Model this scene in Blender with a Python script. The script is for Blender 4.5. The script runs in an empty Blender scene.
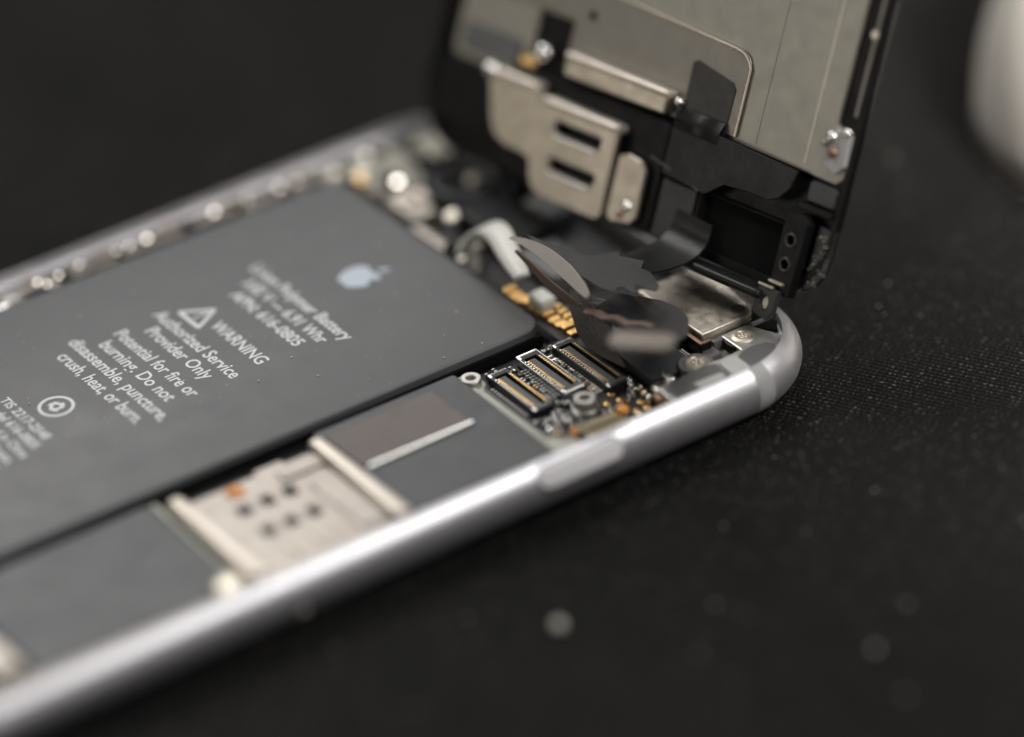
import bpy, bmesh, math, random
from mathutils import Vector, Matrix
random.seed(7)
S = 0.01            # 1 mm = 0.01 units: everything below is written in millimetres
scene = bpy.context.scene
COL = scene.collection
PI = math.pi

# ------------------------------------------------------------------ materials
def nt(name):
    m = bpy.data.materials.new(name); m.use_nodes = True
    return m, m.node_tree, m.node_tree.nodes['Principled BSDF']

def mat(name, col, rough=.5, metal=0., bump=0., scale=40., var=.0, rvar=.0, coat=0., aniso=0., spec=.5, stretch=None):
    """procedural material: noise drives a little colour, roughness and bump variation"""
    m, t, b = nt(name)
    N, L = t.nodes, t.links
    b.inputs['Base Color'].default_value = (*col, 1)
    b.inputs['Roughness'].default_value = rough
    b.inputs['Metallic'].default_value = metal
    b.inputs['Coat Weight'].default_value = coat
    b.inputs['Specular IOR Level'].default_value = spec
    if aniso: b.inputs['Anisotropic'].default_value = aniso
    tc = N.new('ShaderNodeTexCoord'); mp = N.new('ShaderNodeMapping')
    s = stretch or (1, 1, 1)
    mp.inputs['Scale'].default_value = [k / S for k in s]
    L.new(tc.outputs['Object'], mp.inputs['Vector'])
    if var or rvar:
        n = N.new('ShaderNodeTexNoise'); n.inputs['Scale'].default_value = scale * .02; n.inputs['Detail'].default_value = 6
        n.inputs['Roughness'].default_value = .65
        L.new(mp.outputs[0], n.inputs['Vector'])
        if var:
            mx = N.new('ShaderNodeMix'); mx.data_type = 'RGBA'
            mx.inputs['A'].default_value = (*[c * (1 - var) for c in col], 1)
            mx.inputs['B'].default_value = (*[min(1, c * (1 + var)) for c in col], 1)
            L.new(n.outputs['Fac'], mx.inputs['Factor']); L.new(mx.outputs['Result'], b.inputs['Base Color'])
        if rvar:
            mr = N.new('ShaderNodeMapRange'); mr.inputs['From Min'].default_value = .3; mr.inputs['From Max'].default_value = .7
            mr.inputs['To Min'].default_value = max(.02, rough - rvar); mr.inputs['To Max'].default_value = rough + rvar
            L.new(n.outputs['Fac'], mr.inputs['Value']); L.new(mr.outputs[0], b.inputs['Roughness'])
    if bump:
        n2 = N.new('ShaderNodeTexNoise'); n2.inputs['Scale'].default_value = scale * .1; n2.inputs['Detail'].default_value = 4
        L.new(mp.outputs[0], n2.inputs['Vector'])
        bp = N.new('ShaderNodeBump'); bp.inputs['Strength'].default_value = 1; bp.inputs['Distance'].default_value = bump * S
        L.new(n2.outputs['Fac'], bp.inputs['Height']); L.new(bp.outputs[0], b.inputs['Normal'])
    return m

M = {}
M['alu'] = mat('bead_blasted_aluminium', (.74, .73, .75), .42, .85, .006, 60, .05, .06)
M['buttonlit'] = mat('lit_button_aluminium', (.92, .90, .91), .38, .1, .005, 60, .04, .05)  # paler than the frame, so the button seems to catch light
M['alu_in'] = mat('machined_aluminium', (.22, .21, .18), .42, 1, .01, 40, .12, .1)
M['band'] = mat('antenna_plastic', (.36, .36, .352), .5, 0, .004, 40, .05)
M['band_dark'] = mat('grey_insert_plastic', (.10, .10, .10), .38, 0, .01, 40, .12)
M['band_light'] = mat('pale_insert_plastic', (.42, .42, .40), .45, 0, .01, 40, .08)
M['battery'] = mat('battery_wrap', (.095, .096, .098), .48, 0, .012, 12, .05, .05)
M['print'] = mat('grey_print', (.72, .73, .74), .6, 0, 0, 30, .1)
M['logo'] = mat('logo_print', (.47, .53, .60), .5, 0, 0, 20, .05)
M['shield'] = mat('dark_shield_film', (.044, .046, .049), .42, 0, .01, 20, .08, .06)
M['chip'] = mat('brown_chip_film', (.052, .040, .034), .22, .55, .02, 16, .35, .08)
M['steel'] = mat('warm_steel', (.375, .335, .28), .34, .95, .012, 30, .08, .1)
M['nickel'] = mat('nickel_plate', (.56, .51, .43), .40, .8, .03, 50, .25, .16)
M['sim'] = mat('sim_reader_steel', (.36, .325, .29), .42, .9, .03, 30, .18, .12)
M['railmetal'] = mat('bright_folded_steel', (.62, .56, .49), .42, .7, .01, 30, .08, .1)
M['shelf'] = mat('corner_shelf_aluminium', (.46, .45, .43), .42, .8, .01, 40, .12, .1)
M['lcdplate'] = mat('display_shield_plate', (.30, .288, .255), .46, .85, .008, 24, .04, .04)
M['lcdcover'] = mat('display_cover_foil', (.225, .212, .19), .46, .8, .008, 24, .04, .04)
M['gold'] = mat('gold_contact', (.85, .55, .22), .3, 1, 0, 40, .1)
M['tooth'] = mat('tinned_tooth', (.72, .72, .70), .4, .35, 0, 40, .1)
M['standoff'] = mat('standoff_steel', (.50, .48, .45), .42, .9, .01, 40, .15, .1)
M['tin'] = mat('tin_contact', (.84, .83, .80), .26, 1, 0, 40, .1)
M['copper'] = mat('copper_edge', (.36, .225, .155), .45, 1, .01, 40, .15)
M['bronze'] = mat('bronze_flex', (.12, .082, .062), .5, .3, .01, 40, .15)
M['silverflex'] = mat('silver_flex', (.46, .43, .395), .45, .35, .01, 40, .1)
M['black'] = mat('black_plastic', (.006, .006, .0065), .36, 0, .012, 30, .1, .1, spec=.12)
M['deep'] = mat('matte_black', (.004, .004, .004), .8, 0, 0, 30, .1, spec=.15)
M['flex'] = mat('black_flex', (.011, .011, .011), .38, 0, .02, 16, .15, .08, spec=.22)
M['flexgrey'] = mat('grey_flex', (.034, .034, .036), .42, 0, .02, 16, .12, .08, spec=.4)
M['filmgrey'] = mat('crinkled_grey_film', (.09, .085, .082), .4, .2, .10, 30, .25, .1)
M['tape'] = mat('black_tape', (.011, .0105, .0105), .42, 0, .01, 40, .1, .05)
M['pcb'] = mat('black_board', (.016, .014, .015), .42, 0, .04, 90, .5, .15)
M['ceramic'] = mat('dark_component', (.035, .030, .026), .4, 0, .02, 90, .3, .1)
M['tan'] = mat('tan_component', (.28, .23, .13), .45, 0, .02, 60, .2)
M['white'] = mat('white_plastic', (.72, .71, .66), .45, 0, .01, 30, .05)
M['conn'] = mat('connector_plastic', (.009, .009, .0085), .45, 0, .01, 60, .1)
M['conngrey'] = mat('connector_core', (.075, .078, .082), .42, .2, .01, 60, .1)
M['glass'] = mat('black_glass', (.006, .006, .006), .08, 0, 0, 30, .05)
M['amber'] = mat('amber_dab', (.75, .30, .06), .35, 0, .02, 60, .15)
M['palestrip'] = mat('pale_gasket', (.42, .42, .36), .5, .3, .03, 50, .18)
M['cream'] = mat('cream_plastic', (.86, .80, .72), .35, 0, 0, 10, .03)
M['mirror'] = mat('polished_solder', (.95, .88, .78), .12, 1, 0, 30, .05)
M['beigeflex'] = mat('beige_flex_end', (.25, .215, .185), .5, .2, .01, 30, .08)
M['lint'] = mat('lint', (.55, .52, .46), .5, 0, 0, 30, .1)

# cloth: woven black textile with bump from two crossed waves + fibre noise
def cloth_mat():
    m, t, b = nt('black_woven_cloth')
    N, L = t.nodes, t.links
    tc = N.new('ShaderNodeTexCoord'); mp = N.new('ShaderNodeMapping')
    mp.inputs['Scale'].default_value = (1 / S,) * 3; mp.inputs['Rotation'].default_value = (0, 0, .3)
    L.new(tc.outputs['Object'], mp.inputs['Vector'])
    def math_(op, a, b_=None):
        n = N.new('ShaderNodeMath'); n.operation = op
        for i, v in enumerate((a, b_)):
            if v is None: continue
            if hasattr(v, 'is_output'): L.new(v, n.inputs[i])
            else: n.inputs[i].default_value = v
        return n.outputs[0]
    nz = N.new('ShaderNodeTexNoise'); nz.inputs['Scale'].default_value = .9; nz.inputs['Detail'].default_value = 3
    L.new(mp.outputs[0], nz.inputs['Vector'])
    sep = N.new('ShaderNodeSeparateXYZ'); L.new(mp.outputs[0], sep.inputs[0])
    warp = math_('MULTIPLY', nz.outputs['Fac'], 1.1)
    x = math_('ADD', sep.outputs[0], warp); y = math_('ADD', sep.outputs[1], warp)
    k = 2 * PI / .84
    sx = math_('SINE', math_('MULTIPLY', x, k)); sy = math_('SINE', math_('MULTIPLY', y, k))
    weave = math_('MULTIPLY', sx, sy)
    fine = N.new('ShaderNodeTexNoise'); fine.inputs['Scale'].default_value = 6; fine.inputs['Detail'].default_value = 4
    L.new(mp.outputs[0], fine.inputs['Vector'])
    h = math_('ADD', math_('MULTIPLY', weave, .5), math_('MULTIPLY', fine.outputs['Fac'], 1.3))
    bp = N.new('ShaderNodeBump'); bp.inputs['Strength'].default_value = .9; bp.inputs['Distance'].default_value = 0.22 * S
    L.new(h, bp.inputs['Height']); L.new(bp.outputs[0], b.inputs['Normal'])
    # thread tops a touch lighter, glints on the weave painted in as sparse pale dots
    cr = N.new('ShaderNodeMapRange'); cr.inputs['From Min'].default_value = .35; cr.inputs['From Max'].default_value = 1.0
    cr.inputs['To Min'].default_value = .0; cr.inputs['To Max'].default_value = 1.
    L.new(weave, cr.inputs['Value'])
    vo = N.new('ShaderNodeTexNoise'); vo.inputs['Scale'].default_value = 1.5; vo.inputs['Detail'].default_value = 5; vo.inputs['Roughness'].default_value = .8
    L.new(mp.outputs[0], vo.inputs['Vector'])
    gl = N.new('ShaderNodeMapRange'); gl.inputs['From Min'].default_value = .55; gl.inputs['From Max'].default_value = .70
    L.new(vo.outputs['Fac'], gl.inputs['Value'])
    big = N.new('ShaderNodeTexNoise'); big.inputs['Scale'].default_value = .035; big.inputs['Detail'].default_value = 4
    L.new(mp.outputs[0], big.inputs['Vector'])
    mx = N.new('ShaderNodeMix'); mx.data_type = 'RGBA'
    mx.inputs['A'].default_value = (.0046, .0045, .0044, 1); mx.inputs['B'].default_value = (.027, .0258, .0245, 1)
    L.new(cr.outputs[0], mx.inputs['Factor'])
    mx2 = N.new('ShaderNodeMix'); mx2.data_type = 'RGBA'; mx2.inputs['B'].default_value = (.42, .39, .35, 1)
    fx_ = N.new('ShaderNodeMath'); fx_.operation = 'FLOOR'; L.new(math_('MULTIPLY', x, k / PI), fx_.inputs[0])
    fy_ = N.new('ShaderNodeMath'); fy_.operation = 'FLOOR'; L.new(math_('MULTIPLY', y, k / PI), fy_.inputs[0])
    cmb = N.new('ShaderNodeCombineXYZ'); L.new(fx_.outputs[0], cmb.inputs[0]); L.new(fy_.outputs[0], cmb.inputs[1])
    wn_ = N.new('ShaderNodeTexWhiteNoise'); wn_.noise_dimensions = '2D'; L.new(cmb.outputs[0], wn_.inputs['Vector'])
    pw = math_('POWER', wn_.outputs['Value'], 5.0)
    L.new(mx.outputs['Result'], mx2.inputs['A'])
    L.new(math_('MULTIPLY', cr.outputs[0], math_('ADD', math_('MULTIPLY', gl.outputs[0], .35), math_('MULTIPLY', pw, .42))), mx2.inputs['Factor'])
    mx3 = N.new('ShaderNodeMix'); mx3.data_type = 'RGBA'; mx3.blend_type = 'MULTIPLY'; mx3.inputs['Factor'].default_value = 1
    ramp = N.new('ShaderNodeMapRange'); ramp.inputs['From Min'].default_value = .3; ramp.inputs['From Max'].default_value = .7
    ramp.inputs['To Min'].default_value = .75; ramp.inputs['To Max'].default_value = 1.2
    L.new(big.outputs['Fac'], ramp.inputs['Value'])
    L.new(mx2.outputs['Result'], mx3.inputs['A']); L.new(ramp.outputs[0], mx3.inputs['B'])
    L.new(mx3.outputs['Result'], b.inputs['Base Color'])
    b.inputs['Roughness'].default_value = .62; b.inputs['Specular IOR Level'].default_value = .12
    return m
M['smoke'] = mat('smoky_film', (.030, .030, .032), .40, 0, .02, 16, .2, .08, spec=.4)
M['smoke'].node_tree.nodes['Principled BSDF'].inputs['Alpha'].default_value = .80
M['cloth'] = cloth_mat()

# ------------------------------------------------------------------ object helpers
CEN = {}
def obj(name, bm, m, parent=None, smooth=False, center=None, label=None):
    """link bm (in the frame of its thing, mm) as ONE mesh object whose origin sits at its own centre"""
    bmesh.ops.recalc_face_normals(bm, faces=bm.faces[:])
    vs = bm.verts
    if center is None:
        lo = [min(v.co[i] for v in vs) for i in range(3)]; hi = [max(v.co[i] for v in vs) for i in range(3)]
        center = Vector([(lo[0] + hi[0]) / 2, (lo[1] + hi[1]) / 2, lo[2]])
    center = Vector(center)
    for v in vs: v.co = (v.co - center) * S
    me = bpy.data.meshes.new(name); bm.to_mesh(me); bm.free()
    ms = m if isinstance(m, (list, tuple)) else [m]
    for k in ms: me.materials.append(k)
    if smooth:
        for p in me.polygons: p.use_smooth = True
    o = bpy.data.objects.new(name, me); COL.objects.link(o)
    CEN[o] = center
    if parent is not None:
        o.parent = parent; o.location = (center - CEN[parent]) * S
    else:
        o.location = center * S
    if label: o['label'] = label
    return o

def tag(o, label, cat, group=None, kind=None):
    o['label'] = label; o['category'] = cat
    if group: o['group'] = group
    if kind: o['kind'] = kind
    return o

def thing(name, label, cat, loc=(0, 0, 0), mtx=None, group=None):
    o = bpy.data.objects.new(name, None); COL.objects.link(o)
    o.empty_display_size = .05
    if mtx is None: o.location = Vector(loc) * S; CEN[o] = Vector(loc)
    else: o.matrix_world = mtx; CEN[o] = Vector((0, 0, 0))
    return tag(o, label, cat, group)

def bev(bm, w, seg=2, edges=None):
    if w > 0:
        es = edges or [e for e in bm.edges if len(e.link_faces) == 2 and e.calc_face_angle(0) > .5]
        bmesh.ops.bevel(bm, geom=es, offset=w, segments=seg, profile=.5, affect='EDGES', clamp_overlap=True)
    return bm

def merge(dst, src, mi=None):
    me = bpy.data.meshes.new('t'); src.to_mesh(me); src.free()
    n = len(dst.faces); dst.from_mesh(me); bpy.data.meshes.remove(me)
    dst.faces.ensure_lookup_table()
    if mi is not None:
        for f in dst.faces[n:]: f.material_index = mi
    return dst

def box(x0, x1, y0, y1, z0, z1, b=.1, seg=2, rot=0, c=None):
    bm = bmesh.new(); bmesh.ops.create_cube(bm, size=1)
    for v in bm.verts:
        v.co = Vector(((x0 + x1) / 2 + v.co.x * (x1 - x0), (y0 + y1) / 2 + v.co.y * (y1 - y0), (z0 + z1) / 2 + v.co.z * (z1 - z0)))
    bev(bm, b, seg)
    if rot:
        c = Vector(c or ((x0 + x1) / 2, (y0 + y1) / 2, 0))
        bmesh.ops.rotate(bm, verts=bm.verts, cent=c, matrix=Matrix.Rotation(rot, 3, 'Z'))
    return bm

def prism(pts, z0, z1, b=.08, seg=2, holes=()):
    """extruded polygon (with optional hole polygons); z0,z1 along the third axis"""
    bm = bmesh.new()
    loops = []
    for ring in [pts] + list(holes):
        vs = [bm.verts.new((p[0], p[1], z0)) for p in ring]
        loops += [bm.edges.new((vs[i], vs[(i + 1) % len(vs)])) for i in range(len(vs))]
    if holes:
        bmesh.ops.triangle_fill(bm, edges=loops, use_beauty=True)
    else:
        bm.faces.new(bm.verts[:])
    r = bmesh.ops.extrude_face_region(bm, geom=bm.faces[:])
    bmesh.ops.translate(bm, verts=[v for v in r['geom'] if isinstance(v, bmesh.types.BMVert)], vec=(0, 0, z1 - z0))
    bmesh.ops.recalc_face_normals(bm, faces=bm.faces[:])
    return bev(bm, b, seg)

def rrect(x0, x1, y0, y1, r, n=6):
    """rounded rectangle points; r one radius or four (br, tr, tl, bl)"""
    R = r if isinstance(r, (tuple, list)) else (r,) * 4
    P = []
    for (cx, cy, a0, q) in ((x1, y0, -PI / 2, R[0]), (x1, y1, 0, R[1]), (x0, y1, PI / 2, R[2]), (x0, y0, PI, R[3])):
        sx = -1 if cx == x1 else 1; sy = -1 if cy == y1 else 1
        if q < 1e-4: P.append((cx, cy)); continue
        for k in range(n + 1):
            a = a0 + k / n * PI / 2
            P.append((cx + sx * q + q * math.cos(a), cy + sy * q + q * math.sin(a)))
    return P

def circ(x, y, r, n=20): return [(x + r * math.cos(2 * PI * k / n), y + r * math.sin(2 * PI * k / n)) for k in range(n)]

def lathe(x, y, prof, n=28):
    """prof: list of (radius, z)"""
    bm = bmesh.new(); rings = []
    for r, z in prof:
        if r < 1e-5: rings.append([bm.verts.new((x, y, z))]); continue
        rings.append([bm.verts.new((x + r * math.cos(2 * PI * k / n), y + r * math.sin(2 * PI * k / n), z)) for k in range(n)])
    for a, b in zip(rings, rings[1:]):
        for k in range(n):
            if len(a) == 1 and len(b) == 1: continue
            if len(a) == 1: bm.faces.new((a[0], b[k], b[(k + 1) % n]))
            elif len(b) == 1: bm.faces.new((a[k], a[(k + 1) % n], b[0]))
            else: bm.faces.new((a[k], a[(k + 1) % n], b[(k + 1) % n], b[k]))
    return bm

def lens(P, r, nrm, h=.25, n=20):
    """shallow dome of radius r at P facing nrm (a solder dab or a polished screw top)"""
    pr = [(r, -.3), (r, 0)] + [(r * math.cos(a), h * r * math.sin(a)) for a in (.3, .6, .9, 1.2)] + [(0, h * r)]
    bm = lathe(0, 0, pr, n)
    q = Vector((0, 0, 1)).rotation_difference(Vector(nrm).normalized())
    bmesh.ops.rotate(bm, verts=bm.verts, cent=(0, 0, 0), matrix=q.to_matrix())
    bmesh.ops.translate(bm, verts=bm.verts, vec=P)
    return bm

def ribbon(pts, side, w, th=.2, seg=6):
    """flat flexible strip: smooth centre line through pts, width w along the side vectors"""
    P = [Vector(p) for p in pts]; n = len(P)
    sd = [Vector(s) for s in side] if isinstance(side[0], (tuple, list, Vector)) else [Vector(side)] * n
    ws = w if isinstance(w, (tuple, list)) else [w] * n
    def cr(a, b, c, d, t): return .5 * ((2 * b) + (c - a) * t + (2 * a - 5 * b + 4 * c - d) * t * t + (3 * b - a - 3 * c + d) * t ** 3)
    rows = []
    for i in range(n - 1):
        for k in range(seg + (i == n - 2)):
            t = k / seg
            a, b_, c, d = P[max(i - 1, 0)], P[i], P[i + 1], P[min(i + 2, n - 1)]
            p = cr(a, b_, c, d, t); s = sd[i].lerp(sd[i + 1], t).normalized(); ww = ws[i] + (ws[i + 1] - ws[i]) * t
            rows.append((p, s, ww))
    bm = bmesh.new(); vs = []
    for i, (p, s, ww) in enumerate(rows):
        tg = (rows[min(i + 1, len(rows) - 1)][0] - rows[max(i - 1, 0)][0]).normalized()
        nn = tg.cross(s).normalized() * th / 2
        vs.append([bm.verts.new(q) for q in (p - s * ww / 2 - nn, p + s * ww / 2 - nn, p + s * ww / 2 + nn, p - s * ww / 2 + nn)])
    for a, b_ in zip(vs, vs[1:]):
        for k in range(4): bm.faces.new((a[k], a[(k + 1) % 4], b_[(k + 1) % 4], b_[k]))
    bm.faces.new(vs[0][::-1]); bm.faces.new(vs[-1])
    return bm

def sheet(rows, th=.15, sub=0):
    """thin curved sheet from a grid of points"""
    bm = bmesh.new(); g = [[bm.verts.new(p) for p in r] for r in rows]
    for a, b in zip(g, g[1:]):
        for k in range(len(a) - 1): bm.faces.new((a[k], a[k + 1], b[k + 1], b[k]))
    if sub: bmesh.ops.subdivide_edges(bm, edges=bm.edges[:], cuts=sub, use_grid_fill=True, smooth=.6)
    bmesh.ops.recalc_face_normals(bm, faces=bm.faces[:])
    bmesh.ops.solidify(bm, geom=bm.faces[:], thickness=th)
    return bm

# direction helpers for the world
CAMP = Vector((302.92, -140.93, 223.44))
KEYP = Vector((-250, 40, 340))

# ------------------------------------------------------------------ the setting: black cloth
bm = bmesh.new()
n = 60
g = []
def hz(x, y):
    return .0
for j in range(2):
    g.append([bm.verts.new((x, y, 0)) for x, y in (((-1500, -900), (1300, -900)) if j == 0 else ((-1500, 1900), (1300, 1900)))])
bm.faces.new((g[0][0], g[0][1], g[1][1], g[1][0]))
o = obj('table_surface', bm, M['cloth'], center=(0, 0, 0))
tag(o, 'black woven cloth covering the table under the opened phone', 'cloth', kind='structure')

# ------------------------------------------------------------------ smartphone
HW, HL, R0 = 33.55, 69.15, 10.6
phone = thing('smartphone', 'silver smartphone with its screen opened showing battery and circuit board, lying on black cloth', 'smartphone')  # most phone, screen and ribbon part positions below were unprojected from image pixels

def path(d, a0=None):
    """outline inset by d: list of (x, y, nx, ny), counter-clockwise from the bottom of the near edge"""
    out = []
    r = R0 - d
    for (cx, cy, s) in ((HW - R0, -HL + R0, -PI / 2), (HW - R0, HL - R0, 0), (-HW + R0, HL - R0, PI / 2), (-HW + R0, -HL + R0, PI)):
        for k in range(17):
            a = s + k / 16 * PI / 2
            out.append((cx + r * math.cos(a), cy + r * math.sin(a)))
    return out
PROF = [(31.0, 1.1), (2.6, 1.1), (2.6, 4.4), (1.9, 4.5), (1.9, 5.52)]
for k in range(17):
    a = math.radians(70 - k * 9.4)
    PROF.append((2.9 - 2.9 * math.cos(a), 2.92 + 2.86 * math.sin(a)))
PROF += [(3.2, .06), (31.0, .06)]
def frame_sweep(prof, sel=None, closed=True):
    bm = bmesh.new(); rings = []
    for d, z in prof:
        dd = min(d, 30)
        if d > R0 - .3:
            # inside the corner radius: plain inset rectangle with tiny corners
            pts = []
            for (cx, cy, s) in ((HW - d, -HL + d, -PI / 2), (HW - d, HL - d, 0), (-HW + d, HL - d, PI / 2), (-HW + d, -HL + d, PI)):
                for k in range(17):
                    a = s + k / 16 * PI / 2
                    pts.append((cx + .2 * math.cos(a), cy + .2 * math.sin(a)))
        else: pts = path(d)
        rings.append([bm.verts.new((x, y, z)) for x, y in pts])
    n = len(rings[0])
    for a, b in zip(rings, rings[1:]):
        for k in range(n):
            bm.faces.new((a[k], a[(k + 1) % n], b[(k + 1) % n], b[k]))
    bm.faces.new(rings[0]); bm.faces.new(rings[-1][::-1])
    return bm
bm = frame_sweep(PROF)
housing = obj('housing', bm, M['alu'], phone, smooth=True, center=(0, 0, 0))
md = housing.modifiers.new('ws', 'EDGE_SPLIT'); md.split_angle = math.radians(40)

# short strip that follows the outside profile of the frame: antenna bands
OUT = [p for p in PROF[4:-2]]
def outer_strip(x_sign, y0, y1, prof, proud=.03):
    """band along the straight side (y0..y1), or slightly into the corner, following the outline"""
    bm = bmesh.new()
    def outline(y, d):
        if abs(y) <= HL - R0: return (x_sign * (HW - d), y)
        r = R0 - d; a = (abs(y) - (HL - R0)) / R0
        return (x_sign * (HW - R0 + r * math.cos(a)), math.copysign(HL - R0 + r * math.sin(a), y))
    ys = [y0 + (y1 - y0) * k / 6 for k in range(7)]
    g = []
    for i, (d, z) in enumerate(prof):
        a = prof[max(i - 1, 0)]; b = prof[min(i + 1, len(prof) - 1)]
        tx, tz = b[0] - a[0], b[1] - a[1]; l = math.hypot(tx, tz)
        nx, nz = tz / l, -tx / l
        dd, zz = d + nx * proud, z + nz * proud
        g.append([bm.verts.new((*outline(y, dd), zz)) for y in ys])
    for a, b in zip(g, g[1:]):
        for k in range(6): bm.faces.new((a[k], a[k + 1], b[k + 1], b[k]))
    return bm
for sx in (1, -1):
    ob = obj('antenna_band', outer_strip(sx, 58.6, 60.6, OUT), M['band'], housing, smooth=True)
    ob = obj('antenna_band', outer_strip(sx, -60.6, -58.6, OUT), M['band'], housing, smooth=True)

# power button: pill proud of the side wall, tilted and paler to look lit
b = prism(rrect(32.6, 42.3, -1.1, 1.1, 1.07, 8), 0, .8, .18, 3)
for v in b.verts:
    q = Matrix.Rotation(math.radians(-34), 3, 'Y') @ Vector((v.co.z, 0, v.co.y))
    v.co = Vector((32.62 + q.x, v.co.x, 4.05 + q.z))
obj('power_button', b, M['buttonlit'], housing, smooth=True).modifiers.new('e', 'EDGE_SPLIT').split_angle = .8
b = prism(rrect(32.35, 42.55, -1.32, 1.32, 1.28, 8), 0, .12, .03, 1)
for v in b.verts:
    q = Matrix.Rotation(math.radians(-34), 3, 'Y') @ Vector((v.co.z, 0, v.co.y))
    v.co = Vector((33.03 + q.x, v.co.x, 4.28 + q.z))
obj('button_recess', b, M['band_dark'], housing)

# inner side rail along the near edge (warm coloured metal)
obj('side_rail', box(30.2, 31.55, -60, 3.0, 1.1, 5.05, .35, 3), M['sim'], housing, smooth=True)
obj('side_rail', box(30.75, 31.55, 3.2, 51.0, 1.1, 4.9, .25, 3), M['alu_in'], housing, smooth=True)
# corner shelf with plastic inserts
b = prism([(28.3, 50.0), (31.55, 49.8), (31.55, 58.5), (30.9, 61.6), (29.2, 64.6), (28.6, 65.3), (24.7, 63.6), (24.7, 60.4), (28.0, 60.4), (28.1, 57.6), (27.9, 56.8), (28.3, 53.0)], 1.1, 5.25, .15, 2)
shelf = obj('corner_shelf', b, M['shelf'], housing)
def patch(name, pts, z0, z1, m, parent, b=.05): return obj(name, prism(pts, z0, z1, b), m, parent)
patch('plastic_insert', [(29.0, 59.4), (31.4, 59.3), (31.2, 61.2), (30.4, 63.0), (29.6, 63.5), (28.8, 63.0), (28.4, 61.4), (28.6, 60.2)], 5.2, 5.42, M['band_dark'], housing)
patch('plastic_insert', [(28.9, 57.1), (31.4, 56.9), (31.4, 59.1), (28.9, 59.2), (28.5, 58.3)], 5.2, 5.46, M['band_light'], housing)
patch('plastic_insert', [(28.8, 51.2), (29.4, 50.6), (31.35, 50.6), (31.35, 56.7), (28.7, 56.9), (28.2, 55.8), (28.4, 53.2)], 5.2, 5.40, M['band_dark'], housing)
patch('plastic_insert', [(30.2, 53.0), (31.3, 53.0), (31.3, 56.2), (30.4, 56.2)], 5.3, 5.50, M['band_light'], housing)
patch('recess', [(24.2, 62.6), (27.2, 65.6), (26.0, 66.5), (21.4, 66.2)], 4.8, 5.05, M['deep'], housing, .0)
patch('inner_step', rrect(25.5, 27.6, 57.3, 60.1, .4), 1.1, 4.3, M['alu_in'], housing)

# ------------------------------------------------------------------ battery
B0, B1, BY0, BY1, BZ = -26.9, 11.7, -46.5, 48.4, 5.0
bat = obj('battery', prism(rrect(B0, B1, BY0, BY1, (1.6, 2.3, 1.8, 1.6)), 1.15, BZ, .2, 3), M['battery'], phone, smooth=True)
bat.modifiers.new('e', 'EDGE_SPLIT').split_angle = .6
# a lighter pressed seam just inside the edge
seam = prism(rrect(B0 + .3, B1 - .3, BY0 + .3, BY1 - .3, (1.3, 2.0, 1.5, 1.3)), BZ - .02, BZ + .012, 0, 1, [rrect(B0 + .4, B1 - .4, BY0 + .4, BY1 - .4, (1.2, 1.9, 1.4, 1.2))])
obj('wrap_seam', seam, M['shield'], bat)
obj('edge_tape', box(B1 + .12, B1 + .42, BY0, BY1 - .6, 1.12, 4.3, .05), M['deep'], bat)

def text_bm(s, cx, y, width, size, z, off=.0, bold=.018):
    cu = bpy.data.curves.new('t', 'FONT'); cu.body = s; cu.size = size; cu.align_x = 'CENTER'; cu.offset = bold * size
    cu.extrude = .0; cu.resolution_u = 3
    o = bpy.data.objects.new('t', cu); COL.objects.link(o)
    bpy.context.view_layer.update()
    me = bpy.data.meshes.new_from_object(o.evaluated_get(bpy.context.evaluated_depsgraph_get()))
    bm = bmesh.new(); bm.from_mesh(me)
    bpy.data.objects.remove(o); bpy.data.curves.remove(cu); bpy.data.meshes.remove(me)
    xs = [v.co.x for v in bm.verts]; w = max(xs) - min(xs); c = (max(xs) + min(xs)) / 2
    for v in bm.verts: v.co = Vector(((v.co.x - c) * width / w + cx, v.co.y + y, z))
    return bm
TZ = BZ + .02
LINES = [('Li-ion Polymer Battery', -7.9, 31.3, 18.0, 2.05), ('3.82 V --- 6.91 Whr', -7.5, 29.1, 14.9, 2.05), ('APN: 616-0805', -7.5, 26.9, 12.6, 2.05),
         ('WARNING', -5.4, 22.3, 9.4, 2.15),
         ('Authorized Service', -7.9, 18.9, 15.4, 2.15), ('Provider Only', -7.6, 16.7, 11.6, 2.15),
         ('Potential for fire or', -7.5, 14.0, 15.0, 2.15), ('burning. Do not', -7.5, 11.8, 13.4, 2.15),
         ('disassemble, puncture,', -7.4, 9.6, 18.4, 2.15), ('crush, heat, or burn.', -7.2, 7.4, 15.6, 2.15),
         ('TIS 2217-2548', -7.2, -.9, 9.0, 1.5), ('Model 616-0805', -6.9, -2.5, 9.8, 1.5), ('Assembled in China', -7.0, -4.1, 11.6, 1.5),
         ('Charge 4.35 V max.', -7.0, -5.7, 11.6, 1.5), ('Recycle or dispose', -7.0, -7.3, 11.6, 1.5), ('of properly', -7.0, -8.9, 7.6, 1.5)]
for s, cx, y, w, sz in LINES:
    obj('printed_text', text_bm(s, cx, y, w, sz, TZ), M['print'], bat)
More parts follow.
